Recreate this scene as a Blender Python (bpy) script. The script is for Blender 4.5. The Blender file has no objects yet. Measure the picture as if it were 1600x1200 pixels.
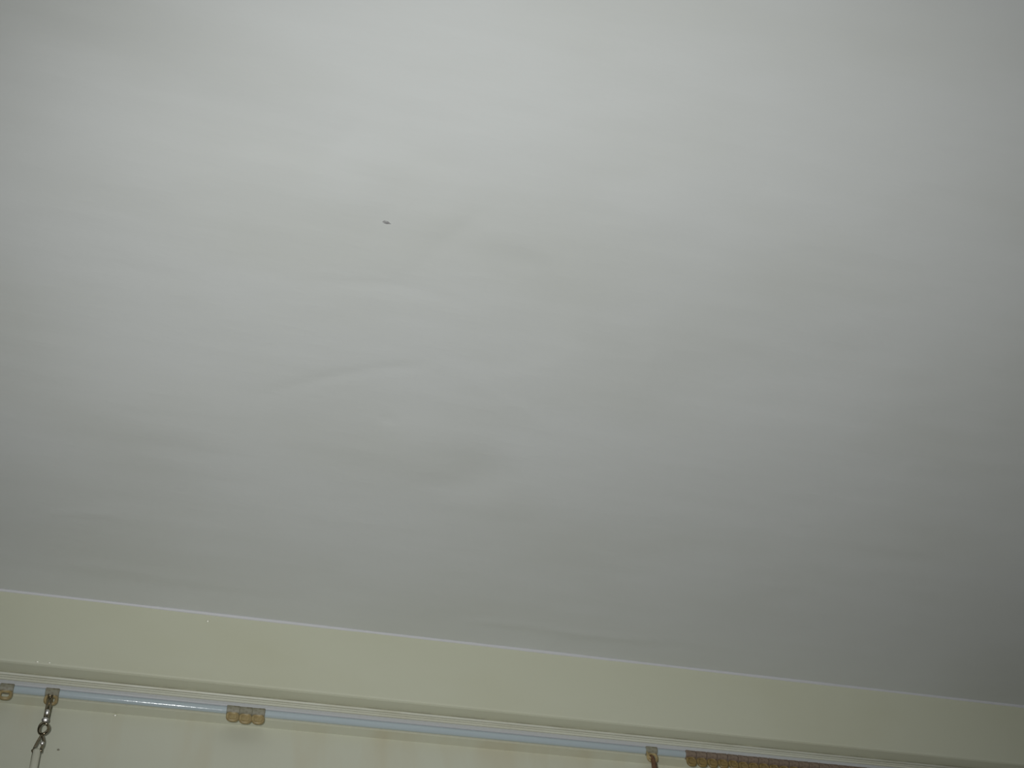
import bpy, bmesh, math, random
import numpy as np
from mathutils import Vector, Matrix

random.seed(4)
sc = bpy.context.scene
COL = sc.collection

# ------------------------------------------------------------------ camera
W, H, F = 1600.0, 1200.0, 2000.0           # photo frame and focal length in pixels
ELEV = math.radians(51.0)                  # the camera looks up at the ceiling
EYE = Vector((0.0, 0.0, 1.65))
CEIL_Z = 2.45
# room axes in camera axes (x right, y down, z forward)
dX = Vector((8200.0, 1348.0, F)).normalized()          # along the wall
uz = math.sin(ELEV)
a = dX.y / dX.x; b = -uz * dX.z / dX.x                 # ux = -a*uy + b
A_ = 1 + a * a; B_ = -2 * a * b; C_ = b * b - (1 - uz * uz)
uy = (-B_ - math.sqrt(B_ * B_ - 4 * A_ * C_)) / (2 * A_)
dZ = Vector((-a * uy + b, uy, uz)).normalized()        # up
dY = dX.cross(dZ); dY = dY if dY.z > 0 else -dY        # towards the wall

def ray(px, py):
    c = Vector((px - W / 2, py - H / 2, F))
    return Vector((c.dot(dX), c.dot(dY), c.dot(dZ)))
def on_y(px, py, y):
    r = ray(px, py); return EYE + r * ((y - EYE.y) / r.y)
def on_z(px, py, z):
    r = ray(px, py); return EYE + r * ((z - EYE.z) / r.z)

cam = bpy.data.cameras.new('camera'); cam.sensor_width = 36.0; cam.lens = F / W * 36.0
cam.clip_start = 0.01
co = bpy.data.objects.new('camera', cam); COL.objects.link(co)
right = Vector((dX.x, dY.x, dZ.x)); down = Vector((dX.y, dY.y, dZ.y)); fwd = Vector((dX.z, dY.z, dZ.z))
m = Matrix((right, -down, -fwd)).transposed().to_4x4(); m.translation = EYE
co.matrix_world = m
sc.camera = co

# ------------------------------------------------------------------ light and exposure
world = bpy.data.worlds.new('world'); sc.world = world; world.use_nodes = True
bgn = world.node_tree.nodes['Background']
bgn.inputs[0].default_value = (0.80, 0.90, 1.0, 1); bgn.inputs[1].default_value = 0.6

# the camera's own flash, beside the lens
fl = bpy.data.lights.new('camera_flash', 'SPOT')
fl.energy = 26.0; fl.color = (0.985, 1.0, 0.995); fl.spot_size = math.radians(91); fl.spot_blend = 1.0
fl.shadow_soft_size = 0.012
fo = bpy.data.objects.new('camera_flash', fl); COL.objects.link(fo)
fpos = EYE - down * 0.040 - right * 0.050
aim = on_z(895, 600, CEIL_Z)
fo.location = fpos
fz = (aim - fpos).normalized(); fx = (right - fz * right.dot(fz)).normalized()
fm = Matrix((fx, (-fz).cross(fx), -fz)).transposed()
fo.rotation_euler = fm.to_euler()
fo.scale = (1.0, 0.69, 1.0)                # the flash throws a wide, low beam

vs = sc.view_settings
vs.view_transform = 'Standard'; vs.look = 'None'; vs.gamma = 1.0; vs.exposure = 0.0; vs.use_curve_mapping = False

# ------------------------------------------------------------------ materials
def mat(name, col, rough=0.5, metal=0.0, spec=0.5, noise=None, bump=None, coat=0.0, trans=0.0):
    """noise = (colour2, scale xyz, lo, hi, detail); bump = (scale xyz, strength, distance)"""
    M = bpy.data.materials.new(name); M.use_nodes = True
    nt = M.node_tree; p = nt.nodes['Principled BSDF']
    p.inputs['Base Color'].default_value = (*col, 1); p.inputs['Roughness'].default_value = rough
    p.inputs['Metallic'].default_value = metal; p.inputs['Specular IOR Level'].default_value = spec
    p.inputs['Coat Weight'].default_value = coat; p.inputs['Transmission Weight'].default_value = trans
    tc = nt.nodes.new('ShaderNodeTexCoord')
    def tex(sc3, detail):
        mp = nt.nodes.new('ShaderNodeMapping'); mp.inputs['Scale'].default_value = sc3
        nt.links.new(tc.outputs['Object'], mp.inputs['Vector'])
        n = nt.nodes.new('ShaderNodeTexNoise'); n.inputs['Scale'].default_value = 1.0
        n.inputs['Detail'].default_value = detail
        nt.links.new(mp.outputs['Vector'], n.inputs['Vector']); return n
    if noise:
        c2, s3, lo, hi, det = noise
        n = tex(s3, det); cr = nt.nodes.new('ShaderNodeValToRGB')
        cr.color_ramp.elements[0].position = lo; cr.color_ramp.elements[0].color = (*col, 1)
        cr.color_ramp.elements[1].position = hi; cr.color_ramp.elements[1].color = (*c2, 1)
        nt.links.new(n.outputs['Fac'], cr.inputs['Fac']); nt.links.new(cr.outputs['Color'], p.inputs['Base Color'])
    if bump:
        s3, st, dist = bump
        n = tex(s3, 3.0); bp = nt.nodes.new('ShaderNodeBump')
        bp.inputs['Strength'].default_value = st; bp.inputs['Distance'].default_value = dist
        nt.links.new(n.outputs['Fac'], bp.inputs['Height']); nt.links.new(bp.outputs['Normal'], p.inputs['Normal'])
    return M

M_CEIL = mat('matte white ceiling paint', (0.668, 0.684, 0.668), 0.85, spec=0.2,
             noise=((0.640, 0.655, 0.628), (5, 9, 1), 0.42, 0.68, 2.0), bump=((35, 130, 1), 0.18, 0.0010))
M_CREAM = mat('cream gloss paint', (0.69, 0.695, 0.545), 0.42, spec=0.45,
              noise=((0.665, 0.665, 0.505), (6, 6, 10), 0.45, 0.7, 3.0), bump=((40, 40, 120), 0.12, 0.0006))
M_WALL = mat('aged cream wall paint', (0.70, 0.705, 0.575), 0.5, spec=0.4,
             noise=((0.66, 0.625, 0.47), (22, 6, 5), 0.48, 0.75, 4.0), bump=((70, 70, 30), 0.15, 0.0006))
M_OTHER = mat('pale room wall paint', (0.46, 0.45, 0.39), 0.8, noise=((0.43, 0.42, 0.36), (3, 3, 3), 0.4, 0.7, 2.0))
M_FLOOR = mat('oiled wooden floor', (0.24, 0.165, 0.10), 0.45, noise=((0.18, 0.12, 0.07), (2, 26, 2), 0.35, 0.7, 5.0))
M_FILLER = mat('white paint bead', (0.68, 0.68, 0.70), 0.5)
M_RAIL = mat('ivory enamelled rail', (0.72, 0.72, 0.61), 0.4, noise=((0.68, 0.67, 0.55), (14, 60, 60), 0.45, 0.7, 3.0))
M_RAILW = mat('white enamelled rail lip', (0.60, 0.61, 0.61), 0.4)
M_RAILT = mat('ivory lip with painted highlight', (0.78, 0.78, 0.67), 0.35, noise=((0.70, 0.69, 0.56), (30, 60, 60), 0.45, 0.7, 3.0))  # lip colour lightened to paint in the edge highlight
M_SEAM = mat('grime in the joint', (0.34, 0.33, 0.25), 0.7, noise=((0.48, 0.47, 0.36), (40, 60, 60), 0.42, 0.68, 3.0))  # darker tone for the thin strip along the joint
M_BEAD = mat('bluish white glossy runner', (0.53, 0.61, 0.64), 0.17, spec=0.6, bump=((230, 500, 500), 0.22, 0.0006))
M_CLIP = mat('greyed nylon', (0.33, 0.315, 0.235), 0.4, noise=((0.21, 0.19, 0.13), (300, 300, 300), 0.4, 0.65, 2.0))
M_AMBER = mat('yellowed nylon', (0.44, 0.34, 0.16), 0.38, noise=((0.30, 0.22, 0.10), (260, 260, 260), 0.4, 0.7, 2.0))
M_BROWNC = mat('dull brown nylon', (0.27, 0.205, 0.15), 0.45, noise=((0.17, 0.12, 0.09), (300, 300, 300), 0.4, 0.65, 2.0))
M_BROWN = mat('browned amber nylon', (0.31, 0.215, 0.075), 0.4, noise=((0.17, 0.12, 0.045), (200, 300, 300), 0.38, 0.7, 2.0))
M_STEEL = mat('tarnished steel wire', (0.34, 0.30, 0.22), 0.2, metal=1.0, noise=((0.2, 0.16, 0.1), (220, 220, 220), 0.4, 0.7, 2.0))
M_GLINT = mat('glint steel', (0.80, 0.78, 0.74), 0.42, metal=1.0, noise=((0.6, 0.58, 0.55), (300, 300, 300), 0.4, 0.7, 2.0))  # lighter steel for the balls that stand in for glints
M_RUST = mat('rusty brown metal', (0.20, 0.105, 0.055), 0.45, metal=0.3, noise=((0.12, 0.06, 0.03), (250, 250, 250), 0.4, 0.7, 3.0))
M_ROD = mat('cream plastic', (0.70, 0.70, 0.58), 0.3, noise=((0.66, 0.65, 0.52), (90, 90, 20), 0.4, 0.7, 2.0))
M_DRIP = mat('glossy cream drip', (0.70, 0.70, 0.56), 0.22, spec=0.8, noise=((0.67, 0.67, 0.52), (200, 200, 200), 0.4, 0.7, 1.0))
M_SPECK = mat('dark speck', (0.24, 0.22, 0.16), 0.6, noise=((0.32, 0.3, 0.22), (900, 900, 900), 0.4, 0.7, 1.0))
M_GLASS = mat('added window glass', (0.95, 0.97, 0.97), 0.02, trans=1.0)

# ------------------------------------------------------------------ helpers
def link(name, me, M, parent=None, smooth=False):
    o = bpy.data.objects.new(name, me); COL.objects.link(o); o.parent = parent
    if M is not None:
        me.materials.clear(); me.materials.append(M)
    if smooth:
        for p in me.polygons: p.use_smooth = True
    return o
def from_bm(name, bm, M, parent=None, smooth=False):
    bmesh.ops.recalc_face_normals(bm, faces=bm.faces)
    me = bpy.data.meshes.new(name); bm.to_mesh(me); bm.free()
    return link(name, me, M, parent, smooth)
def tag(o, label, cat=None, group=None, kind=None):
    o['label'] = label
    if cat: o['category'] = cat
    if group: o['group'] = group
    if kind: o['kind'] = kind
    return o
def empty(name, loc):
    o = bpy.data.objects.new(name, None); o.empty_display_size = 0.01; COL.objects.link(o); o.location = loc; return o
def add_box(bm, x0, x1, y0, y1, z0, z1, bev=0.0):
    vs_ = [bm.verts.new((x, y, z)) for x in (x0, x1) for y in (y0, y1) for z in (z0, z1)]
    fs = [bm.faces.new([vs_[i] for i in q]) for q in ((0,1,3,2),(4,6,7,5),(0,4,5,1),(2,3,7,6),(0,2,6,4),(1,5,7,3))]
    if bev:
        es = {e for f in fs for e in f.edges}
        bmesh.ops.bevel(bm, geom=list(es), offset=bev, segments=2, affect='EDGES')
def add_prism(bm, prof, x0, x1, xs=None):
    """closed (y,z) profile extruded along x"""
    xs = xs or [x0, x1]
    rings = [[bm.verts.new((x, y, z)) for y, z in prof] for x in xs]
    n = len(prof)
    for r0, r1 in zip(rings, rings[1:]):
        for i in range(n):
            bm.faces.new((r0[i], r0[(i + 1) % n], r1[(i + 1) % n], r1[i]))
    bm.faces.new(rings[0]); bm.faces.new(rings[-1])
def add_tube(bm, pts, r, seg=10, closed=False, flat=1.0):
    pts = [Vector(p) for p in pts]; n = len(pts); rings = []
    rs = r if isinstance(r, (list, tuple)) else [r] * n
    ref = None
    for i, p in enumerate(pts):
        if closed: t = pts[(i + 1) % n] - pts[i - 1]
        else: t = pts[min(i + 1, n - 1)] - pts[max(i - 1, 0)]
        t.normalize()
        if ref is None: ref = Vector((0, 1, 0)) if abs(t.y) < 0.9 else Vector((1, 0, 0))
        u = ref - t * ref.dot(t); u.normalize(); ref = u; v = t.cross(u)
        rings.append([bm.verts.new(p + (u * math.cos(k * math.tau / seg) * flat + v * math.sin(k * math.tau / seg)) * rs[i]) for k in range(seg)])
    pairs = list(zip(rings, rings[1:])) + ([(rings[-1], rings[0])] if closed else [])
    for r0, r1 in pairs:
        for k in range(seg):
            bm.faces.new((r0[k], r0[(k + 1) % seg], r1[(k + 1) % seg], r1[k]))
    if not closed:
        bm.faces.new(rings[0]); bm.faces.new(rings[-1])
def add_ball(bm, c, r, seg=14, scale=(1, 1, 1), flat=1.0, n=Vector((0.0, -0.8, -0.6))):
    g = bmesh.ops.create_uvsphere(bm, u_segments=seg, v_segments=seg // 2 + 2, radius=r)
    for v in g['verts']:
        v.co = Vector((v.co.x * scale[0], v.co.y * scale[1], v.co.z * scale[2]))
        v.co -= n * (v.co.dot(n) * (1 - flat)); v.co += Vector(c)

# ------------------------------------------------------------------ levels read off the wall, from the ceiling line down
X_REF = 720
p = on_z(X_REF, 1003.5, CEIL_Z); D = p.y                 # front face of the header board
Z_BOARD = on_y(X_REF, 1105, D).z                         # its lower edge
Y_RAIL = on_z(X_REF, 1120, Z_BOARD).y                    # face of the rail under it
Z_LIP = on_y(X_REF, 1138.5, Y_RAIL).z                    # lower edge of the rail face
BEAD_R = 0.0033
Y_BEAD = Y_RAIL + 0.0030
Z_BEAD = on_y(X_REF, 1145, Y_BEAD).z
Z_BAT = Z_BEAD - BEAD_R * 0.6
Y_WALL = on_z(X_REF, 1166, Z_BAT).y
print('LEVELS', D, Z_BOARD, Y_RAIL, Z_LIP, Z_BEAD, Z_BAT, Y_WALL)
XL, XR, YB = -2.1, 2.3, -2.9

# ------------------------------------------------------------------ ceiling with real plaster relief
def ceiling():
    xs = np.concatenate([np.linspace(XL, -0.62, 8)[:-1], np.arange(-0.62, 0.78, 0.003), np.linspace(0.78, XR, 8)[1:]])
    ys = np.concatenate([np.linspace(YB, 0.12, 12)[:-1], np.arange(0.12, D, 0.003), np.array([D, Y_WALL])])
    gx, gy = np.meshgrid(xs, ys); h = np.zeros_like(gx)      # h>0 bulges down, metres
    def pt(px, py):
        q = on_z(px, py, CEIL_Z); return q.x, q.y
    def seg_dist(poly):
        P = np.array([pt(*q) for q in poly]); best = np.full(gx.shape, 9.0); side = np.zeros_like(gx); par = np.zeros_like(gx); nseg = len(P) - 1
        for k, ((x0, y0), (x1, y1)) in enumerate(zip(P, P[1:])):
            dx, dy = x1 - x0, y1 - y0; L = math.hypot(dx, dy)
            t = np.clip(((gx - x0) * dx + (gy - y0) * dy) / L**2, 0, 1)
            ex, ey = gx - (x0 + t * dx), gy - (y0 + t * dy); d = np.hypot(ex, ey)
            s = np.sign(dx * ey - dy * ex); m_ = d < best
            best[m_] = d[m_]; side[m_] = s[m_]; par[m_] = (k + t[m_]) / nseg
        tap = np.clip(4.5 * par * (1 - par), 0, 1); return best, side, tap * tap * (3 - 2 * tap)
    def smooth_poly(poly, n=8):
        out = []
        P = [poly[0]] + list(poly) + [poly[-1]]
        for i in range(1, len(P) - 2):
            p0, p1, p2, p3 = (np.array(q, float) for q in P[i - 1:i + 3])
            for k in range(n):
                t = k / n
                out.append(tuple(0.5 * ((2 * p1) + (p2 - p0) * t + (2 * p0 - 5 * p1 + 4 * p2 - p3) * t**2 + (3 * p1 - p0 - 3 * p2 + p3) * t**3)))
        out.append(poly[-1]); return out
    def ridge(poly, hgt, w):
        d, s, tp = seg_dist(smooth_poly(poly)); return hgt * np.exp(-(d / w)**2) * tp
    def step(poly, hgt, w, reach):
        """a trowelled edge: a step across the line that fades out on its high side"""
        d, s, tp = seg_dist(smooth_poly(poly)); sd = d * s
        return hgt * (1 / (1 + np.exp(-sd / w))) * np.exp(-(d / reach)**2) * tp
    def bump(px, py, hgt, rx, ry):
        x, y = pt(px, py); return hgt * np.exp(-((gx - x) / rx)**2 - ((gy - y) / ry)**2)
    # trowel marks, laps and dents seen on the ceiling
    h += ridge([(390, 612), (520, 578), (600, 566), (690, 558)], -0.00034, 0.0055)
    h += ridge([(690, 558), (770, 606), (835, 640), (880, 690)], 0.00016, 0.0060)
    h += step([(700, 360), (790, 378), (850, 402), (882, 445), (890, 500), (905, 545)], -0.0010, 0.0045, 0.060)
    h += step([(560, 175), (640, 240), (700, 290), (745, 330)], 0.0011, 0.0080, 0.055)
    h += step([(330, 212), (430, 232), (540, 262), (620, 300)], 0.0008, 0.0060, 0.045)
    h += ridge([(470, 428), (560, 432), (640, 440), (745, 470)], -0.00024, 0.0050)
    h += step([(1020, 528), (1130, 540), (1260, 538), (1420, 530)], -0.0008, 0.0090, 0.07)
    h += bump(750, 735, -0.0014, 0.026, 0.022) + bump(640, 690, 0.0010, 0.035, 0.03)
    h += bump(605, 645, -0.0004, 0.006, 0.004)
    h += bump(270, 780, -0.0010, 0.05, 0.035) + bump(230, 640, 0.0010, 0.06, 0.035)
    h += ridge([(60, 798), (120, 797), (190, 800)], 0.00025, 0.0045)
    h += ridge([(60, 872), (180, 888), (330, 912), (470, 930)], 0.00024, 0.007)
    h += ridge([(690, 968), (800, 972), (920, 990), (1060, 1002)], 0.00040, 0.006)
    h += ridge([(1400, 716), (1440, 720), (1480, 726)], 0.00018, 0.006)
    h += ridge([(0, 32), (110, 52), (230, 80), (330, 108)], -0.0005, 0.016)
    h += bump(420, 60, 0.001, 0.07, 0.04) + bump(300, 130, -0.0008, 0.09, 0.04)
    h += bump(1050, 300, 0.0007, 0.03, 0.03) + bump(240, 260, 0.0012, 0.06, 0.04)
    # slow unevenness of an old plaster ceiling, brushed along the wall
    rng = np.random.default_rng(7)
    for _ in range(26):
        kx, ky = rng.normal(0, 9), rng.normal(0, 22)
        h += 0.00022 * np.sin(gx * kx + gy * ky + rng.uniform(0, 6.28)) * 26 / (26 + abs(kx) + abs(ky))
    for _ in range(30):
        kx, ky = rng.normal(0, 40), rng.normal(0, 170)
        h += 0.000013 * np.sin(gx * kx + gy * ky + rng.uniform(0, 6.28))
    edge = np.clip((D - gy) / 0.03, 0, 1)
    inner = np.clip((gx + 0.62) / 0.05, 0, 1) * np.clip((0.78 - gx) / 0.05, 0, 1) * np.clip((gy - 0.12) / 0.05, 0, 1)
    h *= edge * inner * 1.25
    h += 0.009 * (1 - np.exp(-np.clip(D - gy, 0, None) / 0.12)) - 0.009 * np.clip((0.12 - gy) / 2.0, 0, 1)   # added sag, turned from the flash to darken the wall side
    nx, ny = len(xs), len(ys)
    V = np.stack([gx.ravel(), gy.ravel(), (CEIL_Z - h).ravel()], 1)
    i = np.arange(nx * ny).reshape(ny, nx)
    Q = np.stack([i[:-1, :-1], i[1:, :-1], i[1:, 1:], i[:-1, 1:]], -1).reshape(-1, 4)
    me = bpy.data.meshes.new('ceiling'); me.from_pydata(V.tolist(), [], Q.tolist()); me.update()
    o = link('ceiling', me, M_CEIL, smooth=True)
    tag(o, 'uneven matte white plaster ceiling with trowel marks', kind='structure')
    return o
ceil = ceiling()
# a curled paint flake
q = on_z(603, 346.5, CEIL_Z)
bm = bmesh.new()
prof = [(-0.0026, 0.0006), (-0.0014, -0.0007), (0.0002, -0.0011), (0.0018, -0.0008), (0.0040, 0.0004), (0.0010, 0.0014), (-0.0014, 0.0013)]
lo_ = [bm.verts.new((x, y, -0.0002)) for x, y in prof]; hi_ = [bm.verts.new((x, y, 0.0009)) for x, y in prof]
bm.faces.new(lo_); bm.faces.new(hi_)
for k in range(len(prof)): bm.faces.new((lo_[k], lo_[(k + 1) % 7], hi_[(k + 1) % 7], hi_[k]))
fk = from_bm('paint_flake', bm, mat('grey flake', (0.27, 0.27, 0.265), 0.7, noise=((0.46, 0.46, 0.45), (500, 500, 500), 0.4, 0.7, 1.0)), ceil)
q = q + (q - EYE) * (min(ceil.data.vertices, key=lambda v: (v.co.x - q.x)**2 + (v.co.y - q.y)**2).co.z - CEIL_Z) / (CEIL_Z - EYE.z)
fk.location = (q.x, q.y, q.z - 0.0003); fk.rotation_euler.z = math.radians(6)

# ------------------------------------------------------------------ room shell
def box_struct(name, x0, x1, y0, y1, z0, z1, M, label):
    bm = bmesh.new(); add_box(bm, x0, x1, y0, y1, z0, z1)
    return tag(from_bm(name, bm, M), label, kind='structure')
T = 0.12
wf = box_struct('wall_front', XL, XR, Y_WALL, Y_WALL + T, 0, CEIL_Z, M_WALL, 'aged cream painted wall behind the curtain rail')
box_struct('wall_left', XL - T, XL, YB - T, Y_WALL + T, 0, CEIL_Z, M_OTHER, 'pale painted side wall of the room')
box_struct('wall_right', XR, XR + T, YB - T, Y_WALL + T, 0, CEIL_Z, M_OTHER, 'pale painted side wall facing its twin')
box_struct('floor', XL - T, XR + T, YB - T, Y_WALL + T, -0.1, 0, M_FLOOR, 'brown wooden floor of the room')
# unseen back wall; window opening added to let in faint fill light
wx0, wx1, wz0, wz1 = -0.9, 0.9, 0.9, 2.0
bm = bmesh.new()
add_box(bm, XL, wx0, YB - T, YB, 0, CEIL_Z); add_box(bm, wx1, XR, YB - T, YB, 0, CEIL_Z)
add_box(bm, wx0, wx1, YB - T, YB, 0, wz0); add_box(bm, wx0, wx1, YB - T, YB, wz1, CEIL_Z)
tag(from_bm('wall_back', bm, M_OTHER), 'pale painted wall with an added window opening', kind='structure')
win = empty('fill_window_1', (0, YB - T / 2, wz0)); tag(win, 'white framed window added in the unseen rear wall for fill light', kind='structure')
bm = bmesh.new(); g = 0.05; hz = wz1 - wz0
for (x0, x1, z0, z1) in ((wx0, wx0 + g, 0, hz), (wx1 - g, wx1, 0, hz), (wx0 + g, wx1 - g, 0, g), (wx0 + g, wx1 - g, hz - g, hz), (-g / 2, g / 2, g, hz - g)):
    add_box(bm, x0, x1, -0.03, 0.03, z0, z1)
from_bm('fill_window_frame', bm, M_FILLER, win)
for x0, x1 in ((wx0 + g, -g / 2), (g / 2, wx1 - g)):
    bm = bmesh.new(); add_box(bm, x0, x1, -0.002, 0.002, g, hz - g); from_bm('pane', bm, M_GLASS, win)

# ------------------------------------------------------------------ header board, white bead and batten
n_x = [XL + (XR - XL) * k / 60 for k in range(61)]
r = 0.0022
prof = [(D, CEIL_Z), (Y_WALL, CEIL_Z), (Y_WALL, Z_BOARD), (D + r, Z_BOARD), (D + r * 0.3, Z_BOARD + r * 0.3), (D, Z_BOARD + r)]
bm = bmesh.new(); add_prism(bm, prof, XL, XR, n_x)
board = tag(from_bm('trim_1', bm, M_CREAM), 'cream painted header board under the ceiling', kind='structure')
# thin white bead of filler in the corner, slightly wavy
bm = bmesh.new(); rng = random.Random(3); R0 = 0.0021; rows = []
N = 560
for k in range(N + 1):
    x = XL + (XR - XL) * k / N
    rr = R0 * (1 + 0.10 * math.sin(x * 23) + rng.uniform(-0.07, 0.07))
    rows.append([bm.verts.new((x, D + 0.0004 - rr * math.cos(t), CEIL_Z + 0.0004 - rr * 1.15 * math.sin(t))) for t in [math.pi / 2 * j / 5 for j in range(6)]] + [bm.verts.new((x, D + 0.0006, CEIL_Z + 0.0006))])
for r0, r1 in zip(rows, rows[1:]):
    for j in range(7): bm.faces.new((r0[j], r0[(j + 1) % 7], r1[(j + 1) % 7], r1[j]))
bm.faces.new(rows[0]); bm.faces.new(rows[-1])
tag(from_bm('trim_2', bm, M_FILLER, smooth=True), 'thin white painted bead between ceiling and board', kind='structure')
# batten that carries the rail
Y_BAT = Y_RAIL + 0.0085
box_struct('trim_3', XL, XR, Y_BAT, Y_WALL, Z_BAT, Z_BOARD, M_WALL, 'cream painted batten behind the curtain rail')

# small drips and specks in the paint
def blob(px, py, plane, rad, M, name, parent, sc3=(1, 1, 1)):
    q = on_y(px, py, plane); bm = bmesh.new(); add_ball(bm, (0, 0, 0), rad, 16, sc3, 0.4)
    o = from_bm(name, bm, M, parent, True); o.location = q; return o
blob(325, 970.5, D, 0.0017, M_DRIP, 'paint_drip', board)
blob(58, 1034, D, 0.0009, M_DRIP, 'paint_drip', board, (2.2, 1, 1)); blob(77, 1035.5, D, 0.0008, M_DRIP, 'paint_drip', board, (2, 1, 1))
blob(180, 1118, Y_WALL, 0.0015, M_DRIP, 'paint_drip', wf, (1.3, 1, 1))
blob(91, 1172, Y_WALL, 0.0011, M_SPECK, 'fly_speck', wf, (1, 0.6, 1.2))

# ------------------------------------------------------------------ curtain rail
RX0, RX1 = -2.0, 2.2
rail = empty('curtain_rail', ((RX0 + RX1) / 2, Y_RAIL, Z_LIP))
tag(rail, 'long ivory curtain rail with a glossy bluish white runner below the board', 'curtain rail')
def loc_prof(pr): return [(y - Y_RAIL, z - Z_LIP) for y, z in pr]
hx = (RX1 - RX0) / 2
y0, zt, zl = Y_RAIL, Z_BOARD, Z_LIP
hh = zt - zl
body = [(y0 + 0.0004, zt), (y0 + 0.0004, zl + hh * 0.62), (y0 + 0.0030, zl + hh * 0.62), (y0 + 0.0030, zl + hh * 0.56), (y0 + 0.0002, zl + hh * 0.56),
        (y0 + 0.0002, zl + hh * 0.40), (y0 + 0.0026, zl + hh * 0.40), (y0 + 0.0026, Z_BAT + 0.0004), (Y_BAT, Z_BAT + 0.0004), (Y_BAT, zt)]
bm = bmesh.new(); add_prism(bm, loc_prof(body), -hx, hx); from_bm('rail_face', bm, M_RAIL, rail)
top = [(y0 - 0.0010, zt - 0.0014), (y0 - 0.0014, zt - 0.0022), (y0 - 0.0010, zt - 0.0032), (y0 + 0.0004, zt - 0.0034), (y0 + 0.0004, zt - 0.0014)]
bm = bmesh.new(); add_prism(bm, loc_prof(top), -hx, hx); from_bm('top_lip', bm, M_RAILT, rail, True)
strip = [(y0 - 0.0005, zt), (y0 - 0.0007, zt - 0.0005), (y0 - 0.0003, zt - 0.0013), (y0 + 0.0004, zt - 0.0014), (y0 + 0.0004, zt)]
bm = bmesh.new(); add_prism(bm, loc_prof(strip), -hx, hx); o = from_bm('joint_seam', bm, M_SEAM, rail); o['label'] = 'thin dark seam above the rail'
lip = [(y0 - 0.0008, zl + hh * 0.28), (y0 - 0.0010, zl + hh * 0.06), (y0 - 0.0002, zl), (y0 + 0.0026, zl), (y0 + 0.0026, zl + hh * 0.28)]
bm = bmesh.new(); add_prism(bm, loc_prof(lip), -hx, hx); from_bm('rail_lip', bm, M_RAILW, rail)
bm = bmesh.new(); circ = []
for k in range(20):
    t = math.tau * k / 20; circ.append((Y_BEAD + BEAD_R * math.cos(t) * 0.9, Z_BEAD + BEAD_R * math.sin(t)))
add_prism(bm, loc_prof(circ), -hx, hx); o = from_bm('runner', bm, M_BEAD, rail, True)
o['label'] = 'glossy bluish white runner rod'

# ------------------------------------------------------------------ gliders
def glider_meshes(wd):
    rb = BEAD_R
    # clip: wraps the runner from the front
    prof = []
    for k in range(9):
        t = math.radians(62 + 236 * k / 8); prof.append((rb * 1.46 * math.cos(t), rb * 1.34 * math.sin(t)))
    for k in range(9):
        t = math.radians(298 - 236 * k / 8); prof.append((rb * 1.01 * math.cos(t), rb * 1.06 * math.sin(t)))
    bm = bmesh.new(); add_prism(bm, prof, -wd / 2, wd / 2)
    ends = [e for e in bm.edges if abs(e.verts[0].co.x - e.verts[1].co.x) < 1e-6]
    bmesh.ops.bevel(bm, geom=ends, offset=0.00045, segments=1, affect='EDGES')
    bmesh.ops.recalc_face_normals(bm, faces=bm.faces)
    me1 = bpy.data.meshes.new('clip'); bm.to_mesh(me1); bm.free()
    # eye: rounded loop hanging under the clip
    bm = bmesh.new(); pts = []
    a_, b_ = wd / 2 - 0.0012, 0.0040
    for k in range(24):
        t = math.tau * k / 24; c, s = math.cos(t), math.sin(t)
        pts.append((a_ * math.copysign(abs(c)**0.7, c), -0.0012, -rb - 0.0042 + b_ * math.copysign(abs(s)**0.75, s)))
    add_tube(bm, pts, 0.0014, 8, closed=True)
    bmesh.ops.recalc_face_normals(bm, faces=bm.faces)
    me2 = bpy.data.meshes.new('eye'); bm.to_mesh(me2); bm.free()
    # web: thin sheet of nylon filling the upper part of the loop
    bm = bmesh.new(); add_box(bm, -a_, a_, -0.0016, -0.0004, -rb - 0.0066, -rb - 0.0002, 0.0003)
    bmesh.ops.recalc_face_normals(bm, faces=bm.faces)
    me3 = bpy.data.meshes.new('web'); bm.to_mesh(me3); bm.free()
    for m_ in (me1, me2, me3):
        for p_ in m_.polygons: p_.use_smooth = m_ is me2
    return me1, me2, me3
ga = glider_meshes(0.0112)
for m_, M in zip(ga, (M_CLIP, M_AMBER, M_AMBER)): m_.materials.append(M)
gb = glider_meshes(0.0102)
for m_, M in zip(gb, (M_BROWNC, M_BROWN, M_BROWN)): m_.materials.append(M)
def rail_x(px):
    lo, hi = 0.0, 2000.0
    # the pixel column where the runner's line crosses px
    y = 1071.0
    for _ in range(4):
        q = on_y(px, y, Y_BEAD)
        y += (q.z - Z_BEAD) / 0.00052
    return q.x
def glider(px, label, meshes=ga, group='gliders on the curtain rail', tilt=0.0, web=True, x=None):
    t = empty('curtain_glider', (rail_x(px) if x is None else x, Y_BEAD, Z_BEAD))
    t.rotation_euler = (math.radians(tilt), 0, math.radians(random.uniform(-2, 2)))
    tag(t, label, 'curtain glider', group)
    for nm, me in zip(('clip', 'eye', 'web'), meshes):
        if nm == 'web' and not web: continue
        o = bpy.data.objects.new(nm, me); COL.objects.link(o); o.parent = t
    return t
glider(11, 'lone yellowed glider with an open oval eye, carrying nothing, near the steel hook', tilt=-4, web=False)
g_hook = glider(82, 'yellowed glider that carries the steel hook and pull rod', tilt=2, web=False)
glider(364, 'yellowed glider at the end of a trio, on the side of the steel hook', tilt=-3)
glider(384, 'yellowed glider in the middle of a bunched trio on the bare rail', tilt=3)
glider(403.5, 'yellowed glider at the end of a trio, on the side of the brown hook', tilt=-1)
g_rust = glider(1018, 'yellowed glider that carries the rusty brown hook', tilt=2, web=False)
xa = rail_x(1079.5); pitch = rail_x(1096) - xa
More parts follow.
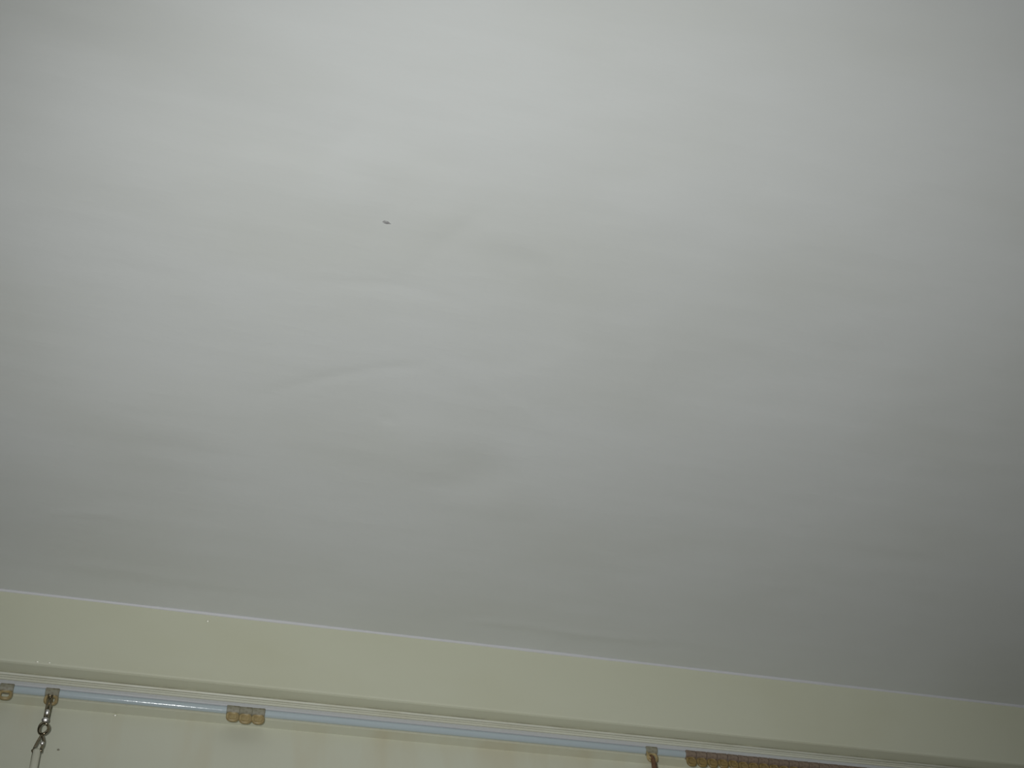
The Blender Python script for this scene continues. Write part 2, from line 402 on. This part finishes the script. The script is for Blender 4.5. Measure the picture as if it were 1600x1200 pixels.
for k in range(26):
    lab = 'end glider of the long packed brown row, beside the rusty hook' if k == 0 else 'browned amber glider packed in the long tight row on the rail'
    glider(0, lab, gb, 'browned gliders packed in a row', tilt=random.uniform(-5, 5), x=xa + k * pitch)
print('PITCH', pitch)

# ------------------------------------------------------------------ steel hook, pull rod, rusty hook
Y_H = Y_BEAD - 0.0022
def hp(px, py): return on_y(px, py, Y_H)
base = g_hook.location + Vector((0, -0.0012, -BEAD_R - 0.0078))
hk = empty('curtain_hook', base); tag(hk, 'small shiny steel wire hook with a ring, hanging from a yellowed glider', 'hook')
def rel(px, py, dy=0.0): q = hp(px, py) - base; return Vector((q.x, q.y + dy, q.z))
bm = bmesh.new()
add_tube(bm, [rel(76.5, 1089), rel(74.5, 1097), rel(72.2, 1108), rel(70.3, 1118), rel(69.3, 1125)], 0.00105, 10)
add_tube(bm, [rel(81.5, 1087), rel(80.0, 1097), rel(77.3, 1108), rel(75.2, 1119), rel(73.4, 1126)], 0.00105, 10)
c0 = rel(79.2, 1086)
add_tube(bm, [c0 + Vector((0.0016 * math.cos(t), -0.0006 * math.sin(t), 0.0024 * math.sin(t))) for t in [math.tau * k / 14 for k in range(14)]], 0.0008, 8, closed=True)
from_bm('wire_shank', bm, M_STEEL, hk, True)
bm = bmesh.new(); add_ball(bm, rel(73.6, 1114.5, -0.0012), 0.0023, 16, (0.9, 1, 1.2), 0.5); add_ball(bm, rel(70.6, 1127, -0.0014), 0.0027, 16, (1.1, 1, 0.9), 0.5)
from_bm('glint_ball', bm, M_GLINT, hk, True)  # flattened balls added to make the bright glints on the wire
bm = bmesh.new(); c0 = rel(68.4, 1138.5); R = 0.0040
add_tube(bm, [c0 + Vector((R * math.cos(t) * 0.92, 0.0008 * math.sin(2 * t), R * 1.35 * math.sin(t))) for t in [math.tau * k / 22 for k in range(22)]], 0.00125, 10, closed=True)
from_bm('ring', bm, M_STEEL, hk, True)

b2 = hp(58, 1176)
wd = empty('pull_rod', b2); tag(wd, 'slim cream plastic pull rod on a bent wire bail below the steel hook', 'pull rod')
base = b2
bm = bmesh.new()
add_tube(bm, [rel(67.0, 1147), rel(63.2, 1151), rel(58.5, 1159), rel(54.2, 1167), rel(51.6, 1174)], 0.0010, 10)
add_tube(bm, [rel(65.0, 1146), rel(67.0, 1152), rel(68.2, 1159), rel(66.8, 1165), rel(64.6, 1169), rel(63.6, 1175)], 0.0011, 10)
add_ball(bm, rel(51.8, 1173), 0.0016)
from_bm('wire_bail', bm, M_STEEL, wd, True)
bm = bmesh.new(); add_ball(bm, rel(65.8, 1163, -0.0012), 0.0017, 16, (1, 1, 1), 0.5); from_bm('bail_glint', bm, M_GLINT, wd, True)  # ball added to make the bright glint on the bail
bm = bmesh.new()
add_tube(bm, [rel(57.9, 1171), rel(57.4, 1174), rel(52.2, 1200), rel(40, 1262), rel(20, 1364)], [0.0026, 0.0030, 0.0031, 0.0031, 0.0031], 14, flat=0.7)
from_bm('rod', bm, M_ROD, wd, True)
bm = bmesh.new()
add_tube(bm, [rel(51.8, 1173), rel(46.8, 1200), rel(34.5, 1262), rel(14.5, 1364)], 0.0006, 8)
from_bm('side_wire', bm, M_STEEL, wd, True)

base = g_rust.location + Vector((0, -0.0012, -BEAD_R - 0.0075))
rh = empty('curtain_hook', base); tag(rh, 'rusty brown metal hook hanging from a glider next to the packed brown row', 'hook')
bm = bmesh.new()
add_tube(bm, [rel(1016.5, 1180), rel(1019.3, 1184), rel(1021.5, 1192), rel(1023, 1202), rel(1025.5, 1218), rel(1028, 1232)], [0.0012, 0.0020, 0.0024, 0.0026, 0.0026, 0.0022], 10)
from_bm('shank', bm, M_RUST, rh, True)
bm = bmesh.new()
cc = rel(1025, 1236); pts = [cc + Vector((-0.0045 + 0.0070 * math.cos(t), -0.002 * 0, -0.0080 * math.sin(t))) for t in [math.radians(-20 + 200 * k / 12) for k in range(13)]]
add_tube(bm, pts, 0.0018, 10); from_bm('bent_tip', bm, M_RUST, rh, True)
bm = bmesh.new()
add_tube(bm, [rel(1010.5, 1174), rel(1013.5, 1181), rel(1018, 1186)], 0.0009, 8); from_bm('wire_loop', bm, M_AMBER, rh, True)
